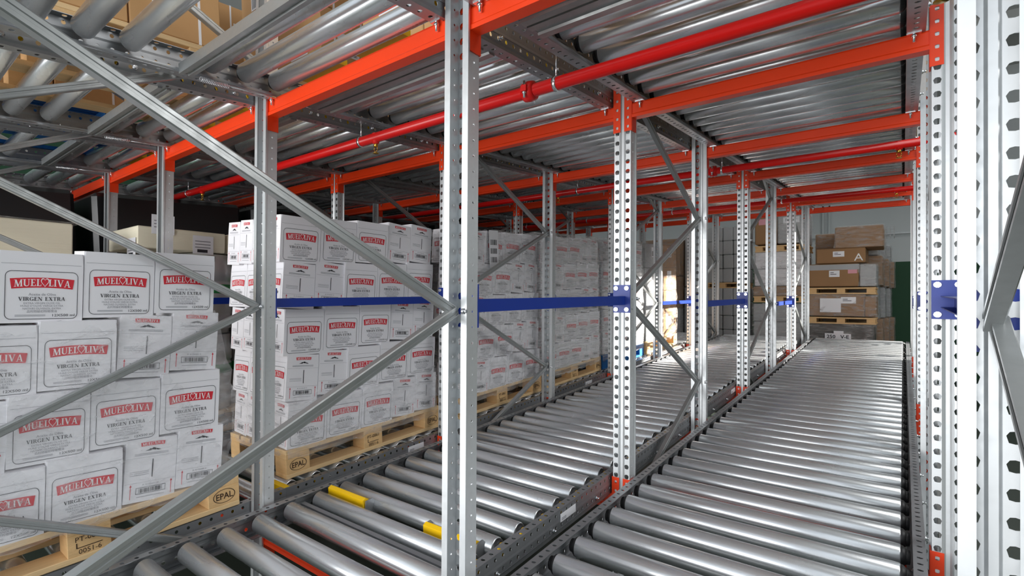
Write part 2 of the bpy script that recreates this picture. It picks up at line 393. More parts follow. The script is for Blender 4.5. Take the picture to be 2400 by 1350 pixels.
def make_lane(lane, level, pitch, y0, skip=(), caps=True):
    xl, xr = FX[lane], FX[lane-1]; w = xr-xl
    t = thing('roller_lane', 'inclined %s lane of grey steel rollers, %s lane' % (level, LANE[lane]), 'roller conveyor', (xl, 0, beam_z(level, 0)), (TILT,0,0), 'roller lanes')
    ob('side_rail', ME_RAIL, t, (.055, .03, .001)); ob('side_rail', ME_RAIL, t, (w-.055, .03, .001), scale=(-1,1,1))
    L = w-.23
    me = cached(('roller', round(L,3)), lambda: roller_mesh(L))
    y = y0
    while y < 9.34:
        if not any(a < y < b_ for a, b_ in skip):
            r = ob('roller', me, t, (w/2-.005, y, ROLZ), (random.uniform(0,6),0,0))
            if caps:
                ob('end_cap', ME_CAPL, r, (-L/2,0,0), (0,0,PI)); ob('end_cap', ME_CAPR if lane > 1 else ME_CAPL, r, (L/2,0,0))
        y += pitch
    if caps:
        for yb_ in [.35+.42*q for q in range(22)]:
            ob('rail_bolt', ME_BOLT, t, (w-.0545, yb_, .032)); ob('rail_bolt', ME_BOLT, t, (.0545, yb_, .032), (0,0,PI))
    for k in range(1, 8):
        for x in (.085, w-.085): ob('clamp_bolt', ME_CB, t, (x, RY(k)/math.cos(TILT)-BD/2-.012, -.004))
    return t, w
lanes = {}
for i in (1, 2, 3): lanes[('lower', i)] = make_lane(i, 'lower', .165 if i == 1 else .158, .10 if i == 1 else .135)
lanes[('lower', 4)] = make_lane(4, 'lower', .165, .1, caps=False)
for i in (1, 2, 3, 4, 5):
    lanes[('upper', i)] = make_lane(i, 'upper', .165 if i == 1 else .150, .12 if i == 1 else .1, skip=((1.38,1.66),)+(((.83,.97),) if i > 1 else ()), caps=i <= 3)
# flat galvanised crossbars under the upper lanes, separators and labels
for i in (1, 2, 3, 4):
    t, w = lanes[('upper', i)]
    for y in ((1.47, 1.59) if i < 3 else (1.5,))+((.90,) if i > 1 else ()):
        k = .45 if y < 1 else .9
        ob('crossbar', cached(('cb', round(w,3), k), lambda: crossbar(w-.2, k)), t, (.10, y, .03), label='flat galvanised crossbar between rollers')
    for y in (1.5, 4.5):
        ob('rail_label', ME_RL, t, (.055+.0015-.004, 2.25+y-1.5, .045), label='white label sticker')
def pad():
    b = MB(); prof = [(-.022,-.02),(.022,-.02),(.022,.012),(-.004,.026),(-.022,.018)]
    b.prism(prof, (0,0,0), (.25,0,0), (0,1,0), (0,0,1)); return b.mesh('stop_pad', ['yellow'])
def padarm():
    b = MB(); b.prism([(-.03,-.05),(.05,-.06),(.06,-.02),(.02,.018),(-.02,.015)], (0,0,0), (.006,0,0), (0,1,0), (0,0,1)); return b.mesh('stop_arm', ['rail'])
ME_PAD, ME_ARM = pad(), padarm()
for i, xs in ((2, (.105, .72)), (3, (.80,)), (1, (.2, .65))):
    t, w = lanes[('lower', i)]
    for x in xs:
        y = {1: .62, 2: 1.640, 3: 1.50}[i]
        p = ob('stop_pad', ME_PAD, t, (x, y, .082), label='yellow pallet stop pad'); ob('stop_arm', ME_ARM, p, (.253,.01,0)); ob('stop_arm', ME_ARM, p, (-.008,.01,0))
    if i < 3:
        b = MB(); b.box(0, w-.2, -.012, .012, -.03, .03); ob('stop_shaft', b.mesh('stop_shaft', ['rail']), t, (.1, {1: .70, 2: 1.472}[i], .045))
for i in (2, 3, 4):
    t, w = lanes[('upper', i)]
    for x in (.25, .6):
        ob('stop_pad', ME_PAD, t, (x, 1.36, .06), label='yellow pallet stop pad')
for (i, y) in ((3, 2.42), (2, 2.16), (3, 4.86), (2, 5.2)):
    t, w = lanes[('lower', i)]
    ob('rail_label', ME_RL, t, (w-.055+.0035, y, .062), label='white label sticker')
# springs and tie rods under the upper lanes
def spring():
    b = MB(); n = 22
    for k in range(n):
        y = k*.0055; b.lathe([(.007,-.0018),(.010,0),(.007,.0018)], 'z', 8, 0)
    b = MB()
    pts = [(.009*math.cos(a*.9), .12*a/120.0, .009*math.sin(a*.9)) for a in range(120)]
    for p, q in zip(pts, pts[1:]): b.tube(p, q, .0018, 4, caps=False)
    b.tube((0,.12,0), (0,.52,0), .0025, 6); return b.mesh('tension_spring', ['bolt'])
ME_SPR = spring()
for i in (2, 3, 4):
    t, w = lanes[('upper', i)]
    ob('tension_spring', ME_SPR, t, (.115, .95, -.012))

# ------------------------------------------------------------------ red sprinkler pipes
def pipe(y, z, n, heads, coup):
    t = thing('sprinkler_pipe', 'red sprinkler pipe crossing under the upper lanes, %s pipe from the front' % ORD[n], 'pipe', (0, y, z))
    b = MB(); b.tube((-6.2,0,0), (.30,0,0), .025, 16); ob('pipe_run', b.mesh('pipe_run', ['pipe']), t)
    def cm():
        b = MB(); b.lathe([(.025,-.024),(.038,-.021),(.041,0),(.038,.021),(.025,.024)], 'x', 16); b.box(-.012,.012,-.05,-.028,-.012,.012); b.box(-.012,.012,.028,.05,-.012,.012); return b.mesh('coupling', ['pipe'])
    def cbm():
        b = MB(); b.tube((0,0,-.035), (0,0,.03), .005, 6); b.tube((0,0,-.02),(0,0,-.012),.009,6); return b.mesh('coupling_bolt', ['bolt'])
    for x in coup:
        c = ob('coupling', cached('coup', cm), t, (x,0,0)); 
        for s in (-1, 1): ob('coupling_bolt', cached('coupb', cbm), c, (0,s*.042,0))
    def hm():
        b = MB(); b.lathe([(.021,.02),(.018,-.03),(.009,-.034)], 'z', 14); return b.mesh('sprinkler_tee', ['pipe'])
    def sm():
        b = MB(); b.lathe([(.010,-.034),(.012,-.046),(.006,-.05)], 'z', 10)
        for s in (-1,1): b.tube((s*.009,0,-.046), (s*.012,0,-.064), .0022, 6); b.tube((s*.012,0,-.064), (s*.002,0,-.078), .0022, 6)
        b.lathe([(0,-.080),(.016,-.081),(.016,-.083),(0,-.084)], 'z', 12); return b.mesh('sprinkler_head', ['brass'])
    for x in heads:
        h = ob('sprinkler_tee', cached('tee', hm), t, (x,0,0)); ob('sprinkler_head', cached('shead', sm), h, label='brass sprinkler head')
    def hg():
        b = MB(); b.lathe([(.026,-.007),(.029,-.007),(.029,.007),(.026,.007)], 'x', 14); b.tube((0,0,.024),(0,0,.11),.004,8); return b.mesh('pipe_hanger', ['bolt'])
    for fx in FX[1:5]: ob('pipe_hanger', cached('hanger', hg), t, (fx+.03,0,0))
pipe(1.87, .845, 1, (-2.0, -3.94, .07), (-1.10, -3.2))
pipe(4.42, .985, 2, (-.02, -2.3), (-1.04,))
pipe(7.05, 1.13, 3, (-.05,), (-1.05,))

# ------------------------------------------------------------------ lettering
def text_geo(body, size, align='CENTER', res=2, bold=0):
    cu = bpy.data.curves.new('t', 'FONT'); cu.body = body; cu.size = size; cu.align_x = align; cu.resolution_u = res; cu.offset = bold*size
    o = bpy.data.objects.new('t', cu); me = o.to_mesh()
    v = [tuple(p.co[:2]) for p in me.vertices]; f = [tuple(p.vertices) for p in me.polygons]
    o.to_mesh_clear(); bpy.data.objects.remove(o); bpy.data.curves.remove(cu); return v, f
def par(x0, y0, x1, y1, w): return [(x0,y0),(x0+w,y0),(x1+w,y1),(x1,y1)]
def bar_(x0, x1, y0, y1): return [(x0,y0),(x1,y0),(x1,y1),(x0,y1)]
def arcring(cx, cy, ro, ri, a0, a1, n=12, icx=None, icy=None):
    out = []; icx = cx if icx is None else icx; icy = cy if icy is None else icy
    for k in range(n):
        t0 = math.radians(a0+(a1-a0)*k/n); t1 = math.radians(a0+(a1-a0)*(k+1)/n)
        out.append([(cx+ro[0]*math.cos(t0), cy+ro[1]*math.sin(t0)), (cx+ro[0]*math.cos(t1), cy+ro[1]*math.sin(t1)),
                    (icx+ri[0]*math.cos(t1), icy+ri[1]*math.sin(t1)), (icx+ri[0]*math.cos(t0), icy+ri[1]*math.sin(t0))])
    return out
S_ = .055
GL = {
 'M': (1.12, [par(.12,0,.17,1,.08), par(.46,0,.14,1,.20)[0:4], par(.50,0,.86,1,.08), par(.86,0,.83,1,.19), bar_(0,.32,0,S_), bar_(.76,1.14,0,S_), bar_(.02,.30,1-S_,1), bar_(.84,1.10,1-S_,1)]),
 'U': (.92, [bar_(.10,.29,.28,1), bar_(.70,.78,.28,1), bar_(0,.38,1-S_,1), bar_(.58,.90,1-S_,1)] + arcring(.44,.29,(.34,.29),(.205,.20),180,360,12,.495,.29)),
 'E': (.72, [bar_(.10,.29,0,1), bar_(0,.62,1-.07,1), bar_(0,.68,0,.075), bar_(.25,.5,.47,.54), bar_(.57,.62,.76,1), bar_(.62,.68,0,.26), bar_(.46,.51,.4,.61)]),
 'L': (.66, [bar_(.10,.29,0,1), bar_(0,.40,1-S_,1), bar_(0,.64,0,.075), bar_(.58,.64,0,.28)]),
 'I': (.40, [bar_(.10,.29,0,1), bar_(0,.39,0,S_), bar_(0,.39,1-S_,1)]),
 'V': (.92, [par(.38,0,.06,1,.20), par(.42,0,.74,1,.08), bar_(-.02,.36,1-S_,1), bar_(.62,.92,1-S_,1)]),
 'A': (.94, [par(.08,0,.42,1,.08), par(.64,0,.38,1,.18), bar_(.22,.68,.28,.345), bar_(-.02,.26,0,S_), bar_(.54,.92,0,S_)]),
 'R': (.86, [bar_(.10,.28,0,1), bar_(0,.38,0,S_), bar_(0,.4,1-S_,1), bar_(.25,.42,.44,.5), par(.64,0,.36,.47,.19), bar_(.6,.88,0,S_)] + arcring(.4,.735,(.30,.265),(.12,.2),-90,90,10)),
 'G': (.92, [bar_(.66,.82,.04,.42), bar_(.54,.90,.38,.43), bar_(.72,.77,.72,.98)] + arcring(.46,.5,(.44,.51),(.26,.44),35,320,20)),
 'N': (1.0, [bar_(.13,.20,0,1), par(.70,0,.10,1,.20), bar_(.80,.87,0,1), bar_(0,.33,0,S_), bar_(.0,.24,1-S_,1), bar_(.67,.98,1-S_,1)]),
 'X': (.92, [par(.64,0,.08,1,.21), par(.10,0,.68,1,.08), bar_(-.02,.28,0,S_), bar_(.5,.92,0,S_), bar_(0,.38,1-S_,1), bar_(.56,.86,1-S_,1)]),
 'T': (.82, [bar_(.32,.50,0,1), bar_(.02,.80,1-.07,1), bar_(.02,.07,.74,1), bar_(.75,.80,.74,1), bar_(.2,.62,0,S_)]),
 ' ': (.45, []),
}
def heart():
    def hp(t, s): 
        x = 16*math.sin(t)**3; y = 13*math.cos(t)-5*math.cos(2*t)-2*math.cos(3*t)-math.cos(4*t)
        return (.50+s*x/28, .50+s*(y+2.2)/22.0)
    out = []
    for k in range(24):
        t0, t1 = 2*PI*k/24, 2*PI*(k+1)/24; out.append([hp(t0,1),hp(t1,1),hp(t1,.80),hp(t0,.80)])
    return (1.04, out + [])
GL['O'] = (.86, [[(x-.07, y) for x, y in p] for p in heart()[1]])
def serif(word, h, sp=.05):
    polys = []; x = 0
    for ch in word:
        w, ps = GL[ch]
        for p in ps: polys.append([((x+a)*h, b_*h) for a, b_ in p])
        x += w+sp
    tot = (x-sp)*h
    return [[(a-tot/2, b_) for a, b_ in p] for p in polys], tot
CL, CW, CH = .25, .20, .238
class Print:
    """flat print on a box face: (u,v) in metres on the face, u from its left edge, v from its bottom"""
    def __init__(s, mb, o, u, n): s.mb, s.o, s.u, s.n = mb, Vector(o), Vector(u), Vector(n)
    def pt(s, a, b_, e): return s.o+s.u*a+Vector((0,0,1))*b_+s.n*e
    def poly(s, pts, m, e=.0010):
        ar = sum(p[0]*q[1]-q[0]*p[1] for p, q in zip(pts, pts[1:]+pts[:1]))
        if ar < 0: pts = pts[::-1]
        s.mb.quad([s.pt(a, b_, e) for a, b_ in pts], m)
    def rect(s, a0, a1, b0, b1, m, e=.0010): s.poly([(a0,b0),(a1,b0),(a1,b1),(a0,b1)], m, e)
    def text(s, body, size, a, b_, m, align='CENTER', e=.0010, maxw=None, bold=0):
        v, f = cached(('txt', body, size, align, bold), lambda: text_geo(body, size, align, bold=bold))
        k = 1
        if maxw and v:
            ww = max(p[0] for p in v)-min(p[0] for p in v); k = maxw/ww if ww > 0 else 1
        i = len(s.mb.v); s.mb.v += [tuple(s.pt(a+x*k, b_+y, e)) for x, y in v]
        for q in f: s.mb.f.append(tuple(i+j for j in q)); s.mb.m.append(m); s.mb.sm.append(False)
    def serif(s, word, h, a, b_, m, e=.0010, arch=None, width=None):
        ps, tot = serif(word, h); k = width/tot if width else 1
        for p in ps: s.poly([(a+x*k, b_+y+(arch(x*k) if arch else 0)) for x, y in p], m, e)
    def frame(s, a0, a1, b0, b1, r, t, m):
        pts = []
        for cx, cy, st in ((a1-r,b1-r,0),(a0+r,b1-r,90),(a0+r,b0+r,180),(a1-r,b0+r,270)):
            for k in range(6):
                q = math.radians(st+90*k/5); pts.append((cx, cy, math.cos(q), math.sin(q)))
        n = len(pts)
        for k in range(n):
            p, q = pts[k], pts[(k+1) % n]
            s.poly([(p[0]+p[2]*r,p[1]+p[3]*r),(q[0]+q[2]*r,q[1]+q[3]*r),(q[0]+q[2]*(r-t),q[1]+q[3]*(r-t)),(p[0]+p[2]*(r-t),p[1]+p[3]*(r-t))], m)
    def banner(s, a0, a1, b0, b1, am):
        n = 10; w = a1-a0
        arch = lambda x: am*(1-(2*x/w)**2)
        for k in range(n):
            xa, xb = -w/2+w*k/n, -w/2+w*(k+1)/n; c = (a0+a1)/2
            ta, tb = xa*1.02, xb*1.02
            s.poly([(c+xa*.97,b0+arch(xa)),(c+xb*.97,b0+arch(xb)),(c+tb,b1+arch(xb)),(c+ta,b1+arch(xa))], 0)
        h = (b1-b0)*.70
        s.serif('MUELOLIVA', h, (a0+a1)/2, b0+(b1-b0)*.15, 1, .0018, arch, w*.90)
# print materials: 0 red 1 white 2 black 3 grey
def wide_face(P):
    w, h = CL, CH; Y = lambda f: h*(1-f)
    P.rect(.008, w-.008, Y(.178), Y(.174), 3)
    P.frame(w*.075, w*.93, Y(.95), Y(.275), .018, .0018, 2)
    P.banner(w*.135, w*.875, Y(.525), Y(.385), .005)
    P.text('Aceite de Oliva', .0125, w*.5, Y(.618), 3, maxw=w*.32)
    P.serif('VIRGEN EXTRA', .0125, w*.5, Y(.69), 2, width=w*.55)
    P.text('EXTRA VIRGIN OLIVE OIL', .009, w*.5, Y(.737), 3, maxw=w*.43)
    P.text("HUILE D'OLIVE VIERGE EXTRA", .009, w*.5, Y(.775), 3, maxw=w*.5)
    P.text('NATIVES OLIVENÖL EXTRA', .009, w*.5, Y(.813), 3, maxw=w*.45)
    P.text('品利特級初榨橄欖油', .010, w*.5, Y(.855), 3, maxw=w*.35)
    P.text('12X500 ml', .0125, w*.755, Y(.915), 2, maxw=w*.27)
    for f in (.892, .908): P.rect(w*.19, w*.54, Y(f), Y(f-.006), 3)
def narrow_face(P):
    w, h = CW, CH; Y = lambda f: h*(1-f)
    P.rect(.006, w-.006, Y(.303), Y(.300), 3)
    P.banner(w*.28, w*.74, Y(.125), Y(.065), .0015)
    P.poly([(w*.36,Y(.20)),(w*.42,Y(.185)),(w*.47,Y(.165)),(w*.50,Y(.185)),(w*.47,Y(.2))], 2)
    P.poly([(w*.47,Y(.185)),(w*.52,Y(.155)),(w*.56,Y(.165)),(w*.58,Y(.2)),(w*.5,Y(.19))], 2)
    P.poly([(w*.56,Y(.17)),(w*.62,Y(.185)),(w*.67,Y(.2)),(w*.6,Y(.205))], 2)
    for f in (.245, .265): P.rect(w*.17, w*.82, Y(f), Y(f-.008), 3)
    P.rect(w*.515, w*.535, Y(.63), Y(.34), 2)
    for f in (.52, .545, .575): P.rect(w*.10, w*.46, Y(f), Y(f-.006), 3)
    P.rect(w*.02, w*.98, Y(.695), Y(.692), 3)
    P.text('8 410660 0', .008, w*.5, Y(.745), 3, maxw=w*.3)
    a0, a1, b0, b1 = w*.23, w*.80, Y(.875), Y(.775); t = .0016
    P.rect(a0,a1,b0,b0+t,2); P.rect(a0,a1,b1-t,b1,2); P.rect(a0,a0+t,b0,b1,2); P.rect(a1-t,a1,b0,b1,2)
    rnd = random.Random(3); x = a0+.012
    while x < a1-.012:
        ww = rnd.choice((.0012,.0022,.003)); P.rect(x, x+ww, b0+.004, b1-.004, 2); x += ww+rnd.choice((.0015,.0025,.0035))
    P.rect(w*.25, w*.78, Y(.925), Y(.918), 3)
    for f in (.13, .91):
        P.rect(w*f-.0012, w*f+.0012, Y(.94), Y(.73), 0); P.poly([(w*f-.004,Y(.745)),(w*f+.004,Y(.745)),(w*f,Y(.705))], 0)
def carton_print():
    b = MB()
    wide_face(Print(b, (-CL/2,-CW/2,0), (1,0,0), (0,-1,0))); wide_face(Print(b, (CL/2,CW/2,0), (-1,0,0), (0,1,0)))
    narrow_face(Print(b, (-CL/2,CW/2,0), (0,-1,0), (-1,0,0))); narrow_face(Print(b, (CL/2,-CW/2,0), (0,1,0), (1,0,0)))
    return b.mesh('printing', ['pred','pwhite','pblack','pgrey'])
def carton_body():
    b = MB(); x, y, h, k, s = CL/2-.0012, CW/2-.0012, CH-.0015, CH*.82, .005
    r = [(-x,-y),(x,-y),(x,y),(-x,y)]
    b.quad([(p[0],p[1],0) for p in r[::-1]]); b.quad([(p[0]*(1-s/x),p[1]*(1-s/y)*.995,h) for p in r])
    for i in range(4):
        p, q = r[i], r[(i+1) % 4]
        b.quad([(*p,0),(*q,0),(*q,k),(*p,k)])
        # flap panel: its ends cut back, leaving the notch between neighbours
        dx, dy = (q[0]-p[0]), (q[1]-p[1]); L = math.hypot(dx,dy); ux, uy = dx/L*s, dy/L*s
        b.quad([(*p,k),(*q,k),(q[0]-ux,q[1]-uy,h),(p[0]+ux,p[1]+uy,h)])
        b.quad([(*q,k),(q[0]*(1-s/x),q[1]*(1-s/y)*.995,h),(q[0]-ux,q[1]-uy,h)])
        b.quad([(*p,k),(p[0]+ux,p[1]+uy,h),(p[0]*(1-s/x),p[1]*(1-s/y)*.995,h)])
        b.quad([(p[0]+ux,p[1]+uy,h),(q[0]-ux,q[1]-uy,h),(q[0]*(1-s/x),q[1]*(1-s/y)*.995,h),(p[0]*(1-s/x),p[1]*(1-s/y)*.995,h)])
    return b.mesh('carton', ['white'])
ME_CP, ME_CB_ = carton_print(), carton_body()

# ------------------------------------------------------------------ pallets
PLX, PLY = .56, 1.20
def stamp_mesh(kind):
    b = MB(); P = Print(b, (.0, 0, 0), (0,1,0), (1,0,0))     # on a +x face, centred on (0,0)
    if kind == 'epal':
        n = 24
        for k in range(n):
            t0, t1 = 2*PI*k/n, 2*PI*(k+1)/n; f = lambda t, s: (.052*s*math.cos(t), .030*s*math.sin(t))
            P.poly([f(t0,1),f(t1,1),f(t1,.93),f(t0,.93)], 0)
        P.text('EPAL', .038, 0, -.013, 0, maxw=.078, bold=.012)
    else:
        P.text('PT-0861', .026, 0, .012, 0, maxw=.09); P.text('0051-6', .026, 0, -.034, 0, maxw=.075)
        P.rect(-.045,-.041,-.012,.008,0); P.rect(-.045,.04,-.012,-.009,0)
    return b.mesh('stamp', ['ink'])
ME_EP, ME_IP = stamp_mesh('epal'), stamp_mesh('ippc')
def pallet(name, label, x, y, z, color=None, group='wooden pallets in the lanes', rot=0, PLX=PLX):
    """+x/-y corner of the underside at (x,y,z); long side along the lane"""
    t = thing(name, label, 'pallet', (x, y, z), (TILT if rot is not None else 0,0,rot or 0), group)
    c = color or 'wood'
    def bm_(sx, sy, sz, m): return cached(('bx',sx,sy,sz,m), lambda: boxmesh('board', sx, sy, sz, m, .002))
    bw = .1
    for dx in (-bw/2, -PLX/2, -PLX+bw/2): ob('bottom_board', bm_(bw, PLY, .022, c), t, (dx, PLY/2, 0))
    for iy, yy in enumerate((.0725, .6, 1.1275)):
        for ix, dx in enumerate((-bw/2, -PLX/2, -PLX+bw/2)):
            bl = ob('block', bm_(bw, .145, .078, 'wood_block' if not color else color), t, (dx, yy, .022))
            if ix == 0 and not color:
                ob('stamp', ME_EP if iy != 1 else ME_IP, bl, (bw/2+.0006, 0, .040))
        ob('cross_board', bm_(PLX, .145, .022, 'wood_x' if not color else color), t, (-PLX/2, yy, .100))
    dw = PLX/5-.012
    for q in range(5):
        ob('deck_board', bm_(round(dw,3), PLY, .022, c), t, (-dw/2-(PLX-dw)*q/4, PLY/2, .122))
    return t

def carton_stack(pname, x, y, z, layers, first_wide, hs=1.0, sidecols=True, dy0=0.012):
    """cartons on a pallet, only the shell that can be seen; alternate layers mirror each other"""
    rot = Matrix.Rotation(TILT, 4, 'X'); o = Vector((x, y, z+.145)); n = 0
    for L in range(layers):
        wide_first = (L % 2 == 0) == first_wide
        seq = ['W','W','W','N','N'] if wide_first else ['N','N','W','W','W']
        yy = dy0; zz = L*CH*hs
        fromtop = layers-L
        for j, s in enumerate(seq):
            w = CL if s == 'W' else CW; d = .132 if s == 'W' else .176
            def put(px, py, rz, lab):
                p = o + rot.to_3x3() @ Vector((px, py, zz+.0006))
                t = thing('carton', lab, 'carton', (p.x, p.y, p.z), (TILT+random.uniform(-.001,.001), random.uniform(-.001,.001), rz+random.uniform(-.003,.003)), 'white cartons with a red banner')
                t.scale = (1,.66,hs) if s == 'W' else (.704,1,hs)
                ob('carton_body', ME_CB_, t); ob('printing', ME_CP, t, label='red, black and grey print'); return t
            lt = 'top layer' if fromtop == 1 else ORD[fromtop]+' layer from top'
            kind = 'wide banner' if s == 'W' else 'narrow barcode end'
            put(-d/2-.002+random.uniform(-.0015,.001), yy+w/2, PI/2 if s == 'W' else PI, 'white carton with %s, %s, %s from front, %s' % (kind, lt, ORD[j+1], pname))
            if sidecols and j == 0:
                if s == 'W':
                    for q in range(1, 4): put(-d*(q+.5)-.002, yy+w/2, PI/2, 'white carton on front end, %s, %s behind corner, %s' % (lt, ORD[q], pname))
                else:
                    for q in range(1, 3): put(-d*(q+.5)-.002, yy+w/2, PI, 'white carton on front end, %s, %s behind corner, %s' % (lt, ORD[q], pname))
            yy += w+.001
def film(label, x, y, z, h0, h1, mname, bulge=.012, ny=26, nz=14, back=True, L=1.15, loose=0.0):
    """wrapped sheet around +x, -y and +y sides of a load, slightly loose"""
    b = MB(); path = []
    n = ny
    for k in range(8): path.append((-.53+.53*k/8, -.004, 0, -1))
    for k in range(n+1): path.append((.006, L*k/n+.006, 1, 0))
    for k in range(1, 7): path.append((-.53*k/7, L+.016, 0, 1))
    rnd = random.Random(len(label)); i0 = 0; cols = len(path)
    for r in range(nz+1):
        for c, (px, py, nx, nyy) in enumerate(path):
            d = rnd.random()*bulge*(1 if 0 < r < nz else .3); lo = loose*math.sin(PI*min(1, r/nz))*(1 if (nyy > 0) else max(0, (c-7-n+3)/3) if c <= n+8 else 0)
            b.v.append((px+nx*d-lo*.3*(nyy <= 0), py+nyy*d+lo*(.6+.4*rnd.random()), h0+(h1-h0)*r/nz+(rnd.random()-.5)*.02*(r in (0, nz))))
    for r in range(nz):
        for c in range(cols-1):
            a = r*cols+c; b.f.append((a, a+1, a+cols+1, a+cols)); b.m.append(0); b.sm.append(True)
    o = ob('stretch_film', b.mesh('stretch_film', [mname]), None, (x, y, z+ZC), (TILT,0,0)); tag(o, label, 'plastic film', 'stretch film around pallet loads'); return o
def lane_top(level, y): return beam_z(level, y)+ROLZ+RR+.001
# lane 3: front pallet and the row behind it
XP = -2.28
PN = [('front left load', -2.20, .035, 4, True, 1.035), ('second load', XP, 1.535, 5, True, 1.0), ('third load', XP, 2.90, 5, False, 1.0), ('fourth load', XP, 4.13, 5, True, 1.0), ('blue pallet load', XP, 5.36, 5, False, 1.0)]
for n, (nm, x, y, ly, fw_, hs) in enumerate(PN):
    z = lane_top('lower', y)
    if n < 4:
        pallet('wooden_pallet', 'pale wooden pallet with stamped blocks under white cartons, %s' % ['front left of the photo','second in the lane','half hidden by the tall upright','just before the blue one'][n], x, y, z)
    else:
        pallet('blue_pallet', 'blue painted wooden pallet under a wrapped load in the carton lane', x, y, z, 'wood_blue')
    carton_stack(nm, x, y, z, ly, fw_, hs, sidecols=(n in (0, 1)), dy0=-.047 if n == 0 else .0)
film('clear film around the lower layers of the front left load', -2.20, -.012, lane_top('lower', .035)+.145, -.03, .735, 'film', .010, loose=.075)
film('clear film around the bottom of the second load', XP, 1.535, lane_top('lower', 1.535)+.145, -.05, .27, 'film', .010)
film('shiny wrinkled film around the third load', XP, 2.90, lane_top('lower', 2.90)+.145, -.05, 1.20, 'film', .012)
film('shiny streaked film around the fourth load', XP, 4.13, lane_top('lower', 4.13)+.145, -.06, 1.22, 'film2', .014)
film('bright sunlit film around the load on the blue pallet', XP, 5.36, lane_top('lower', 5.36)+.145, -.06, 1.22, 'film2', .016)
# paper label on the third load
b = MB(); b.box(0,.001,-.06,.06,-.14,.14); 
for k, z in enumerate((.03,-.035,-.1)):
    rnd = random.Random(k); a = -.045
    while a < .04:
        ww = rnd.choice((.002,.004,.006)); b.box(.001,.0015,a,a+ww,z,z+.04,1); a += ww+rnd.choice((.003,.005))
tag(ob('shipping_label', b.mesh('shipping_label', ['label','pblack']), None, (XP+.024, 3.33, .395+ZC), (TILT,0,0)), 'tall white barcode label stuck on the third carton load', 'label')

# generic cargo: brown carton with label and straps
def brown_carton(name, lab, loc, sx, sy, sz, m='tan', rot=(0,0,0), cat='carton', group=None, straps=True, label_face=None):
    t = thing(name, lab, cat, loc, rot, group)
    ob('carton_body', cached(('bc',sx,sy,sz,m), lambda: boxmesh('carton_body', sx, sy, sz, m, .004)), t)
    if straps:
        def st():
            b = MB()
            for f in (-.25,.25):
                b.box(-sx/2-.001, sx/2+.001, f*sy-.006, f*sy+.006, -.0005, sz+.001); 
            return b.mesh('strap', ['label'])
        ob('strap', cached(('st',sx,sy,sz), st), t)
    def lb():
        b = MB(); w, h = min(.16, sy*.4), min(.12, sz*.4); x = sx/2+.0015
        b.box(x-.001, x, -w/2, w/2, sz*.45, sz*.45+h); rnd = random.Random(5); a = -w/2+.01
        while a < w/2-.015:
            ww = rnd.choice((.003,.005,.007)); b.box(x, x+.0006, a, a+ww, sz*.45+.01, sz*.45+h*.6, 1); a += ww+rnd.choice((.004,.006))
        y = -sy/2-.0015
        b.box(-w/2, w/2, y, y+.001, sz*.45, sz*.45+h); a = -w/2+.01
        while a < w/2-.015:
            ww = rnd.choice((.003,.005,.007)); b.box(a, a+ww, y-.0006, y, sz*.45+.01, sz*.45+h*.6, 1); a += ww+rnd.choice((.004,.006))
        return b.mesh('barcode_label', ['label','pblack'])
    ob('barcode_label', cached(('lb',sx,sy,sz), lb), t); return t
up_n = 0
def upper_load(lane, y, blue=False, pn=0):
    global up_n
    up_n += 1
    xr = FX[lane-1]-.155; z = lane_top('upper', y)
    col = 'wood_blue' if blue else None
    w = LANE[lane]
    pallet('blue_pallet' if blue else 'wooden_pallet', '%s pallet on the upper rollers, %s in the %s lane' % ('blue' if blue else 'pale wooden', ORD[pn+1], w), xr, y, z, col, 'pallets on the upper level', PLX=.80)
    R3 = Matrix.Rotation(TILT, 3, 'X')
    for lv in range(2):
        for a in range(3):
            for c in range(2):
                if c == 0 and lv == 1 and lane == 1: pass
                p = Vector((xr, y, z+.145)) + R3 @ Vector((-.2-.4*c, .2+.4*a, lv*.43+.001))
                brown_carton('brown_carton', 'brown barcode carton, %s tier, %s from front, %s column, %s upper pallet of %s lane' % (['lower','upper'][lv], ORD[a+1], ['right','left'][c], ORD[pn+1], ORD[lane]), (p.x, p.y, p.z), .396, .394, .426, 'tan', (TILT,0,0), group='brown cartons on the upper level', straps=(a+c) % 2 == 0)
for lane, ys in ((1, (1.75, 3.0, 4.25, 5.5, 6.75)), (2, (1.75, 3.0, 4.25)), (3, (-.02, 1.75, 3.0)), (4, (-.02, 1.75))):
    for q, y in enumerate(ys): upper_load(lane, y, lane == 4, q)

# ------------------------------------------------------------------ lane 4: cream paper bundles and kegs
zc = lane_top('lower', .0)
def bundle(lab, x0, x1, y0, y1, z0, z1):
    o = thing('paper_bundle', lab, 'paper bundle', ((x0+x1)/2, (y0+y1)/2, z0), (TILT*.0,0,0), 'cream paper bundles')
    ob('paper_stack', boxmesh('paper_stack', x1-x0, y1-y0, z1-z0, 'cream', .006), o); return o
XK = -3.38
pallet('wooden_pallet', 'pale wooden pallet under cream bundles behind the front left cartons', XK+.02, -.28, lane_top('lower', -.28), None)
zb0 = lane_top('lower', .4)+.155
for j, (y0, y1) in enumerate(((-.32,.265),(.285,.87))):
    for l in range(4):
        za = zb0+l*.30 if l < 3 else .268
        bundle('cream bundle of sheets, %s tier, %s half of the stack behind the front left cartons' % (['bottom','second','third','top'][l], ['left','right'][j]), XK-.54+(.012 if l == 3 else 0), XK-(.012 if l == 3 else 0), y0+(.0 if l == 3 else .0), y1+(0 if l == 3 else .03), zb0+l*.295, zb0+(l+1)*.295-.003 if l < 3 else .415)
b = MB(); b.box(XK-.55, XK+.01, -.34, .90, .417, .421); 
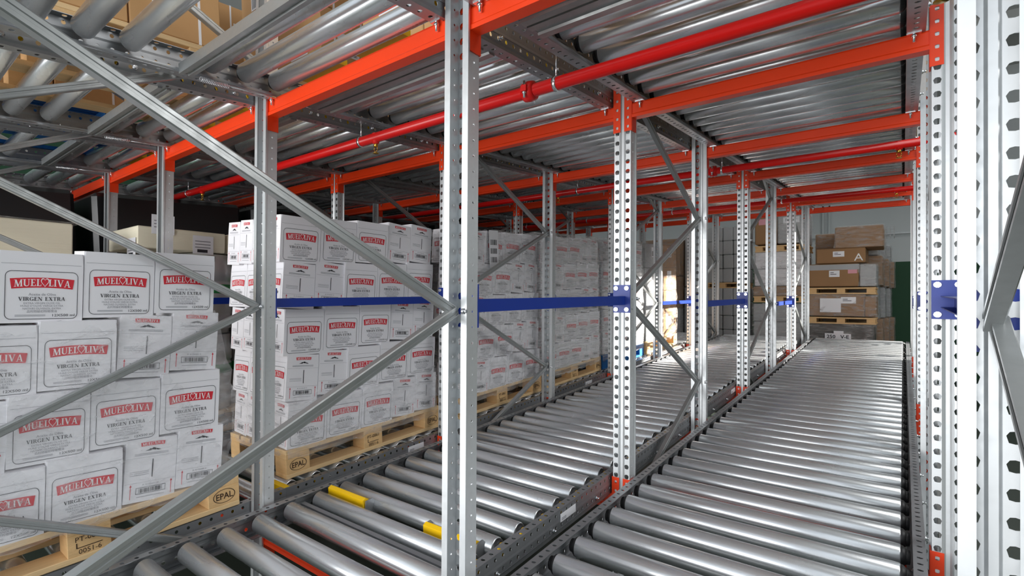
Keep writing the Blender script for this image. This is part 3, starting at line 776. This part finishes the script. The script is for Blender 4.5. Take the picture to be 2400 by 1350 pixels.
tag(ob('cover_sheet', b.mesh('cover_sheet', ['film3']), None, (0,0,ZC)), 'grey plastic sheet lying on top of the cream bundles', 'plastic film')
XK2 = -3.40
pallet('wooden_pallet', 'pale wooden pallet under kegs behind the second carton load', XK2+.02, 1.42, lane_top('lower', 1.42))
def keg_mesh():
    b = MB(); r = .19
    b.lathe([(0,.0),(r-.02,0),(r-.02,.03),(r,.035),(r,.12),(r-.006,.125),(r-.006,.14),(r,.145),(r,.355),(r-.006,.36),(r-.006,.375),(r,.38),(r,.46),(r-.012,.50),(r-.012,.56),(r-.02,.565),(r-.026,.56),(r-.026,.48),(0,.47)], 'z', 32); return b.mesh('keg_body', ['keg'])
ME_KEG = keg_mesh()
b = MB(); b.lathe([(.1905,.285),(.1915,.285),(.1915,.35),(.1905,.35)], 'z', 32); ME_KB = b.mesh('keg_band', ['green'])
b = MB(); b.lathe([(.1745,.505),(.181,.505),(.181,.545),(.1745,.545)], 'z', 32)
b = MB()
for s in (0, PI):
    for k in range(8):
        t0, t1 = s-.45+.9*k/8, s-.45+.9*(k+1)/8; rr = .1795
        b.quad([(rr*math.cos(t0),rr*math.sin(t0),.51),(rr*math.cos(t1),rr*math.sin(t1),.51),(rr*math.cos(t1),rr*math.sin(t1),.545),(rr*math.cos(t0),rr*math.sin(t0),.545)])
ME_KH = b.mesh('handle_slot', ['black'])
zt = .315
for l in range(2):
    for a in range(3):
        for c in range(1):
            t = thing('beer_keg', 'stainless keg with a green band, %s tier, %s from the front' % (['lower','upper'][l], ORD[a+1]), 'keg', (XK2-.19-.39*c, 1.72+.385*a, zt-1.088+l*.545), (0,0,-.5), 'kegs on a pallet'); t.scale = (1,1,.95)
            ob('keg_body', ME_KEG, t); ob('keg_band', ME_KB, t, label='green band'); ob('handle_slot', ME_KH, t, label='dark handle opening')
zt = .315
for a, (y0, y1) in enumerate(((1.21,1.78),(1.80,2.38))):
    bundle('cream bundle of sheets on top of the kegs, %s one' % ['near','far'][a], XK2-.5, XK2-.0, y0, y1, zt, .448)
b = MB(); b.box(0,.001,-.07,.07,-.06,.06); 
for z in (.02,0,-.02): b.box(.001,.0015,-.055,.05,z,z+.006,1)
b.box(.001,.0015,-.04,.03,-.05,-.03,2); ME_TAG = b.mesh('paper_tag', ['label','pgrey','pblack'])
tag(ob('paper_tag', ME_TAG, None, (XK2+.006, 1.62, zt+.045+ZC)), 'white paper label hanging below the cream bundle on the kegs', 'label')
tag(ob('paper_tag', ME_TAG, None, (XK2+.006, 1.36, zt+.15+ZC)), 'white paper label standing up behind the third post', 'label')
tag(ob('paper_tag', ME_TAG, None, (XK2-.08, 1.205, zt+.0+ZC), (0,0,-PI/2)), 'narrow white paper label on the end of the cream bundle', 'label')

for a in range(7):  # black blocks added to hide the far wall and keep the depths dark
    y = .02+1.29*a; zz = lane_top('lower', y+.6)+.002
    for c, fx in enumerate((FX[4], FX[5])):
        t = thing('shade_block', 'black block added for deep rack shade, %s from front, %s lane' % (ORD[a+1], LANE[5+c]), 'shade block', (fx-.47, y+.6, zz), (TILT,0,0), 'added black shade blocks'); b = MB()
        b.box(-.36,.36,-.59,.59,0,1.70); ob('shade_block_body', cached('shadeblk', lambda: b.mesh('shade_block_body', ['deepshade'], bevel=.03)), t)
lanes[('upper', 6)] = make_lane(6, 'upper', .150, .1, caps=False)
for i in (5, 6): make_lane(i, 'lower', .165, .1, caps=False)

# ------------------------------------------------------------------ far end of the carton lane
z6 = lane_top('lower', 6.62)
pallet('wooden_pallet', 'last wooden pallet at the far end of the carton lane', XP, 6.62, z6)
for l in range(4):
    for a in range(2):
        p = (XP-.28, 6.62+.3+.6*a, z6+.150+SL*(.3+.6*a)+l*.30)
        brown_carton('brown_carton', 'dull brown wrapped carton, tier %s, %s one on the last pallet of the carton lane' % (ORD[l+1], ['near','far'][a]), p, .54, .58, .296, 'tan2' if a else 'grey_carton', (TILT,0,0), group='cartons on the last pallet', straps=False)
film('wrinkled film around the last load of the carton lane', XP, 6.62, z6+.145, -.05, 1.22, 'film3', .02)

# ------------------------------------------------------------------ stacks on the floor behind the racking
YB = 10.6
def pal_small(lab, x0, x1, y, z, depth=.8):
    t = thing('wooden_pallet', lab, 'pallet', ((x0+x1)/2, y+depth/2, z), (0,0,0), 'pallets in the stacks at the back'); w = x1-x0
    def bm_(sx, sy, sz, m): return cached(('bx2',round(sx,3),sy,sz,m), lambda: boxmesh('board', sx, sy, sz, m))
    for yy in (-.34,0,.34): ob('bottom_board', bm_(w,.1,.022,'wood_x'), t, (0,yy,0))
    for dx in (-w/2+.06,0,w/2-.06):
        for yy in (-.34,0,.34): ob('block', bm_(.1,.1,.06,'wood_block'), t, (dx,yy,.022))
    for yy in (-.34,-.17,0,.17,.34): ob('deck_board', bm_(w,.12,.022,'wood_x'), t, (0,yy,.082))
def stackbox(lab, x0, x1, z0, z1, m, y=YB, depth=.8, films=False, cat='carton', name='carton'):
    t = thing(name, lab, cat, ((x0+x1)/2, y+depth/2, z0), (0,0,random.uniform(-.01,.01)), 'loads stacked at the back')
    ob('carton_body', boxmesh('carton_body', x1-x0, depth, z1-z0, m, .012), t)
    if films:
        b = MB(); sx, sy, sz = (x1-x0)/2+.012, depth/2+.012, z1-z0+.012; n = 8; rnd = random.Random(int(abs(x0*100)))
        P_ = [(-sx+2*sx*k/n,-sy) for k in range(n)]+[(sx,-sy+2*sy*k/n) for k in range(n+1)]
        for r in range(7):
            for (px, py) in P_: b.v.append((px+rnd.uniform(-.012,.012), py+rnd.uniform(-.012,.012), sz*r/6))
        c_ = len(P_)
        for r in range(6):
            for c in range(c_-1): a = r*c_+c; b.f.append((a,a+1,a+c_+1,a+c_)); b.m.append(0); b.sm.append(True)
        ob('film_wrap', b.mesh('film_wrap', ['film3']), t)
    return t
def sticker(t, x, z, w, h, depth=.8, m='label', lines=2):
    b = MB(); y = -depth/2-.0015; b.box(x-w/2, x+w/2, y, y+.001, z, z+h)
    for k in range(lines): b.box(x-w*.38, x+w*(.2 if k else -.05), y-.0008, y, z+h*(.62-.25*k), z+h*(.62-.25*k)+h*.09, 1)
    ob('paper_label', b.mesh('paper_label', [m,'pblack']), t)
def zfloor(): return -ZC
# right stack
stackbox('clear wrapped brown bundle lying on top of the stack at the back right', -.79, -.22, .875, 1.20, 'tan2', films=True)
t = stackbox('long brown carton with a white label and a chalk letter, under the wrapped bundle', -1.02, -.42, .640, .872, 'tan2'); sticker(t, -.02, .10, .14, .085)
b = MB(); P = Print(b, (0,-.4015,0), (1,0,0), (0,-1,0)); P.text('A', .16, .22, .03, 0); ob('chalk_letter', b.mesh('chalk_letter', ['pwhite']), t, label='chalk letter A')
t = stackbox('long brown carton with pale lid edge, white and pink labels, in the back right stack', -1.13, -.50, .275, .630, 'tan2'); sticker(t, .02, .15, .13, .10); sticker(t, .24, .20, .11, .09, m='pink', lines=0)
b = MB(); b.box(-.32,.32,-.402,-.4005,.26,.345); ob('lid_edge', b.mesh('lid_edge', ['grey_carton']), t)
stackbox('grey wrapped carton beside the long brown carton at the back right', -.49, -.30, .275, .610, 'grey_carton', films=True)
pal_small('wooden pallet under the long brown carton at the back right', -1.13, -.30, YB, .155)
t = stackbox('brown carton with two big white papers, low in the stack at the back right', -1.13, -.44, -.19, .145, 'tan2', films=True); sticker(t, -.06, .06, .26, .22, .83, lines=0); sticker(t, .16, .20, .18, .10, .83)
stackbox('small wrapped carton beside the papered brown carton', -.43, -.30, -.19, .12, 'tan2', films=True)
pal_small('wooden pallet low in the stack at the back right', -1.13, -.30, YB, -.31)
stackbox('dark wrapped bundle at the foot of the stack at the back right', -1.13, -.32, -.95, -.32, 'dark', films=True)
pal_small('wooden pallet on the floor at the back right', -1.13, -.30, YB, -1.06)
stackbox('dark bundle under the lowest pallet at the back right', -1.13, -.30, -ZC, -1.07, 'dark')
sg = thing('bay_sign', 'white sign reading 250 V-E at the foot of the back right stack', 'sign', (-.75, YB-.02, -.56))
b = MB(); b.box(-.16,.16,-.004,0,0,.10); b.box(-.05,.07,-.004,0,.10,.14); ob('sign_board', b.mesh('sign_board', ['label']), sg)
b = MB(); P = Print(b, (0,-.005,0), (1,0,0), (0,-1,0)); P.text('250   V-E', .075, 0, .025, 0, maxw=.27, bold=.02); ob('lettering', b.mesh('lettering', ['pblack']), sg)
# rows behind, seen from their right side
for r in range(1, 4):
    y = YB+.95*r; xo = -.36-.0*r+.06*r
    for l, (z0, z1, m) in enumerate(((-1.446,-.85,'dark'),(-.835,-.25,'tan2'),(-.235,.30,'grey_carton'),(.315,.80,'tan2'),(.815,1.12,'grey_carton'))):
        stackbox('wrapped load in row %s behind the back right stack, %s from the floor' % (ORD[r+1], ORD[l+1]), -.80, xo+.05*(l % 2), z0, z1, m, y, .85, films=True)
    for z in (-1.55, -.85+.0, .30): pal_small('wooden pallet in row %s behind the back right stack, at height %s' % (ORD[r+1], {-1.55: 'of the floor', -.85: 'of the knee', .30: 'of the chest'}[z]), -1.2, xo, y, z, .85) if z < -1 else None
# middle stack
t = stackbox('brown carton with a pink label on top of the middle back stack', -1.86, -1.55, 1.0, 1.48, 'tan2'); sticker(t, 0, .33, .2, .1, m='pink', lines=0)
t = stackbox('grey wrapped carton at the top right of the middle back stack', -1.53, -1.16, 1.0, 1.50, 'grey_carton', films=True); sticker(t, 0, .33, .22, .1)
pal_small('wooden pallet near the top of the middle back stack', -1.86, -1.14, YB, .87)
for l in range(2):
    for c in range(3):
        stackbox('white wrapped carton, tier %s, %s from the left, in the middle back stack' % (ORD[l+1], ORD[c+1]), -1.86+.235*c, -1.63+.235*c, .30+.285*l, .58+.285*l, 'white', films=True)
stackbox('low brown tray load in the middle back stack', -1.88, -1.16, .13, .29, 'tan2', films=True)
pal_small('wooden pallet in the middle of the middle back stack', -1.88, -1.14, YB, .02)
for l in range(3):
    for c in range(3):
        stackbox('pale grey wrapped carton, lower tier %s, %s from the left, in the middle back stack' % (ORD[l+1], ORD[c+1]), -1.88+.24*c, -1.645+.24*c, -.90+.30*l, -.605+.30*l, 'grey_carton', films=True)
pal_small('wooden pallet on a low load under the middle back stack', -1.88, -1.14, YB, -1.01)
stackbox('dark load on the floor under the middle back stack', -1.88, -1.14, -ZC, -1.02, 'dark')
stackbox('brown banded load standing behind the right back stack', -1.12, -.83, -ZC, 1.2, 'tan2', YB+.9, .5, films=True)
# grey crates stack
for zz, nl in ((-.95, 5), (.37, 4), ):
    for l in range(nl):
        for c in range(4):
            stackbox('small silver grey carton, %s block, tier %s, %s from left, back' % ('lower' if zz < 0 else 'upper', ORD[l+1], ORD[c+1]), -2.66+.16*c, -2.507+.16*c, zz+.245*l, zz+.24+.245*l, 'grey_carton')
    pal_small('wooden pallet under the %s block of silver grey cartons' % ('lower' if zz < 0 else 'upper'), -2.68, -2.02, YB, zz-.108)
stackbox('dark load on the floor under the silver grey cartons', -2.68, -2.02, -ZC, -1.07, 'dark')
# left back stack
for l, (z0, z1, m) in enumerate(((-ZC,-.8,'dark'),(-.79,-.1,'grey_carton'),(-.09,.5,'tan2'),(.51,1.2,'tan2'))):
    stackbox('brown wrapped load at the far left back, %s from the floor' % ORD[l+1], -3.9, -3.05, z0, z1, m, YB, .9, films=l > 0)
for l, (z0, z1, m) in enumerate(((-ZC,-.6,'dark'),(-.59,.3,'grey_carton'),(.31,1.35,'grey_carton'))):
    stackbox('grey sheeted load between the back stacks, %s from the floor' % ORD[l+1], -3.02, -2.72, z0, z1, m, YB+.2, .9)
# wire basket on top of the back row
t = thing('wire_basket', 'silver wire basket on top of the rearmost load at the back right', 'wire basket', (-.25, 12.0, 1.125)); t.scale = (.7,.9,.55); b = MB()
for k in range(7):
    b.box(-.2+.065*k, -.194+.065*k, -.2, -.194, 0, .3); b.box(-.2+.065*k, -.194+.065*k, .194, .2, 0, .3); b.box(.194,.2,-.2+.065*k,-.194+.065*k,0,.3)
for z in (0,.1,.2,.3): b.box(-.2,.2,-.2,-.194,z,z+.006); b.box(.194,.2,-.2,.2,z,z+.006); b.box(-.2,.2,.194,.2,z,z+.006)
ob('wire_mesh', b.mesh('wire_mesh', ['brace']), t)
